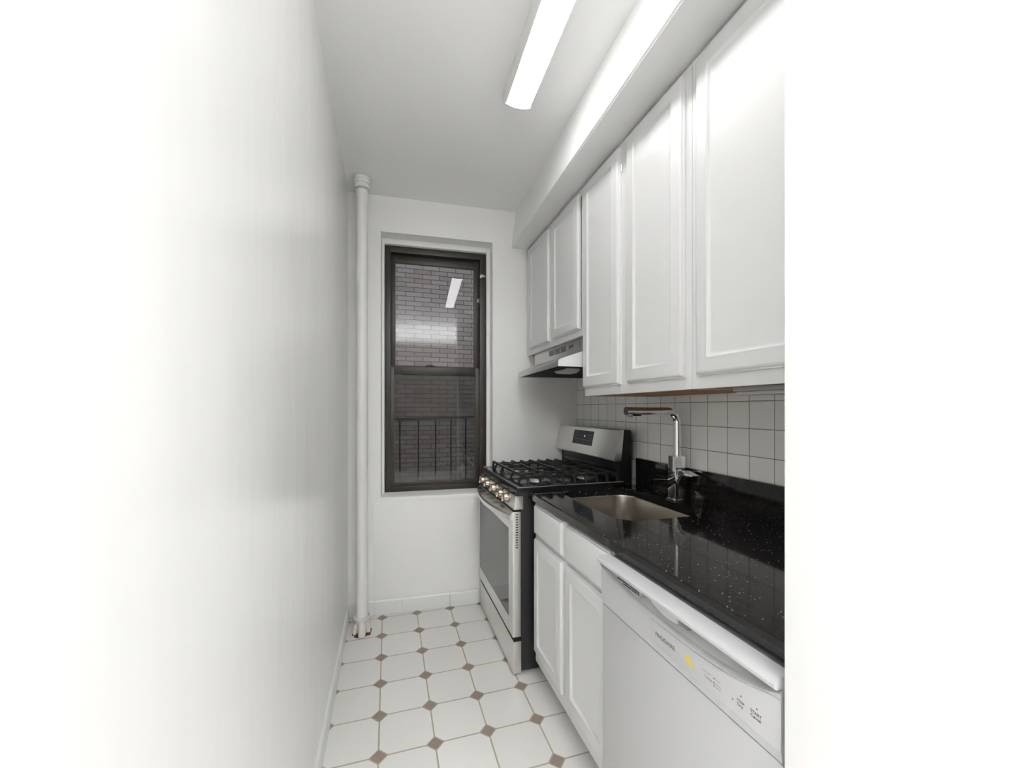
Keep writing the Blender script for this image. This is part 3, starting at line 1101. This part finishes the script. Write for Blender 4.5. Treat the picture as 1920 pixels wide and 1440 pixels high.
ds = MB()
nrm = Vector((-0.157, 0, 0.034)).normalized()


def fpatch(mb_, ya, yb, h0, h1, off):
    q = [on_fascia(ya, h0), on_fascia(yb, h0), on_fascia(yb, h1), on_fascia(ya, h1)]
    vs = [v + nrm * off for v in q] + [v - nrm * 0.001 for v in q]
    mb_.faces(vs, [(0, 1, 2, 3), (4, 7, 6, 5), (0, 4, 5, 1), (1, 5, 6, 2), (2, 6, 7, 3), (3, 7, 4, 0)])


fpatch(ds, 2.150, 2.415, 0.33, 0.88, 0.0008)
dso = build('display', ds, M['dark'], bgd)
pm_ = MB()
for r_, (hh, cnt) in enumerate(((0.77, 4), (0.67, 3), (0.52, 10))):
    for c_ in range(cnt):
        yy = 2.403 - c_ * 0.0165
        fpatch(pm_, yy - 0.007, yy, hh, hh + 0.022, 0.0012)
for hh in (0.70, 0.60, 0.51):
    for c_ in range(4):
        yy = 2.235 - c_ * 0.0185
        fpatch(pm_, yy - 0.006, yy, hh, hh + 0.020, 0.0012)
build('button_print', pm_, M['pale_print'], dso)
bl = MB()
fpatch(bl, 2.250, 2.266, 0.63, 0.70, 0.0013)
build('clock_digits', bl, M['blue_led'], dso)

# ------------------------------------------------------------------ range hood
hd_ = empty('range_hood', (1.05, 2.20, 1.53), label='stainless under-cabinet range hood above the stove', cat='range hood')
sh_ = MB()
bm = sh_.bm
ya, yb = 1.826, 2.575


def hoodpt(xn, xf_, z_, side):
    return (xn if side == 0 else xf_, ya if side == 0 else yb, z_)


prof = [(0.952, 0.952, 1.689), (0.952, 0.952, 1.617), (0.815, 0.846, 1.568), (0.802, 0.837, 1.563), (0.797, 0.833, 1.555), (0.797, 0.833, 1.531), (0.800, 0.836, 1.531),
        (0.800, 0.836, 1.553), (0.955, 0.955, 1.608), (0.955, 0.955, 1.685)]
A = [bm.verts.new(hoodpt(a, b_, c, 0)) for a, b_, c in prof]
C = [bm.verts.new(hoodpt(a, b_, c, 1)) for a, b_, c in prof]
for i in range(len(A)):
    j = (i + 1) % len(A)
    bm.faces.new((A[i], A[j], C[j], C[i]))
bm.faces.new(A)
bm.faces.new(C)
sh_.box(0.955, 1.297, ya, yb, 1.683, 1.689)
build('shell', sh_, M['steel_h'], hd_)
for yy, xn in ((ya, 0.797), (yb, 0.833)):
    sp_ = MB().prism([(xn, 1.531), (xn, 1.553), (xn + 0.004, 1.563), (xn + 0.014, 1.569), (0.957, 1.619), (0.957, 1.686), (1.297, 1.686), (1.297, 1.531)], 1, yy - 0.0015, yy + 0.0015)
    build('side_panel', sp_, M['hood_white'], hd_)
build('inner_shade_sheet', MB().box(0.838, 1.296, ya + 0.003, yb - 0.003, 1.537, 1.541), M['gap_shade'], hd_)  # black sheet painting the shade of the hood's open inside
build('filter', MB().box(1.00, 1.26, 1.86, 2.16, 1.531, 1.5365, 0.001), M['rust'], hd_, label='reddish brown greasy fan opening')
lns = MB()
lns.prism([(1.960, 1.5365), (1.970, 1.526), (2.00, 1.516), (2.08, 1.516), (2.12, 1.526), (2.130, 1.5365)], 0, 0.905, 0.985, 0.004)
build('lamp_cover', lns, M['hood_lens'], hd_)
hv = MB()
for g in range(3):
    y0_ = 2.245 - g * 0.088
    for r_ in range(6):
        hv.box(0.9505, 0.9525, y0_, y0_ + 0.072, 1.645 + r_ * 0.0055, 1.6475 + r_ * 0.0055)
build('vent_slots', hv, M['gap_shade'], hd_)
hp = build('switch_panel', MB().box(0.9495, 0.9525, 1.905, 2.048, 1.644, 1.677, 0.001), M['grey'], hd_)
for yy in (2.015, 1.985):
    build('switch', MB().box(0.9465, 0.950, yy - 0.008, yy + 0.008, 1.652, 1.667, 0.0015), M['dark'], hp)
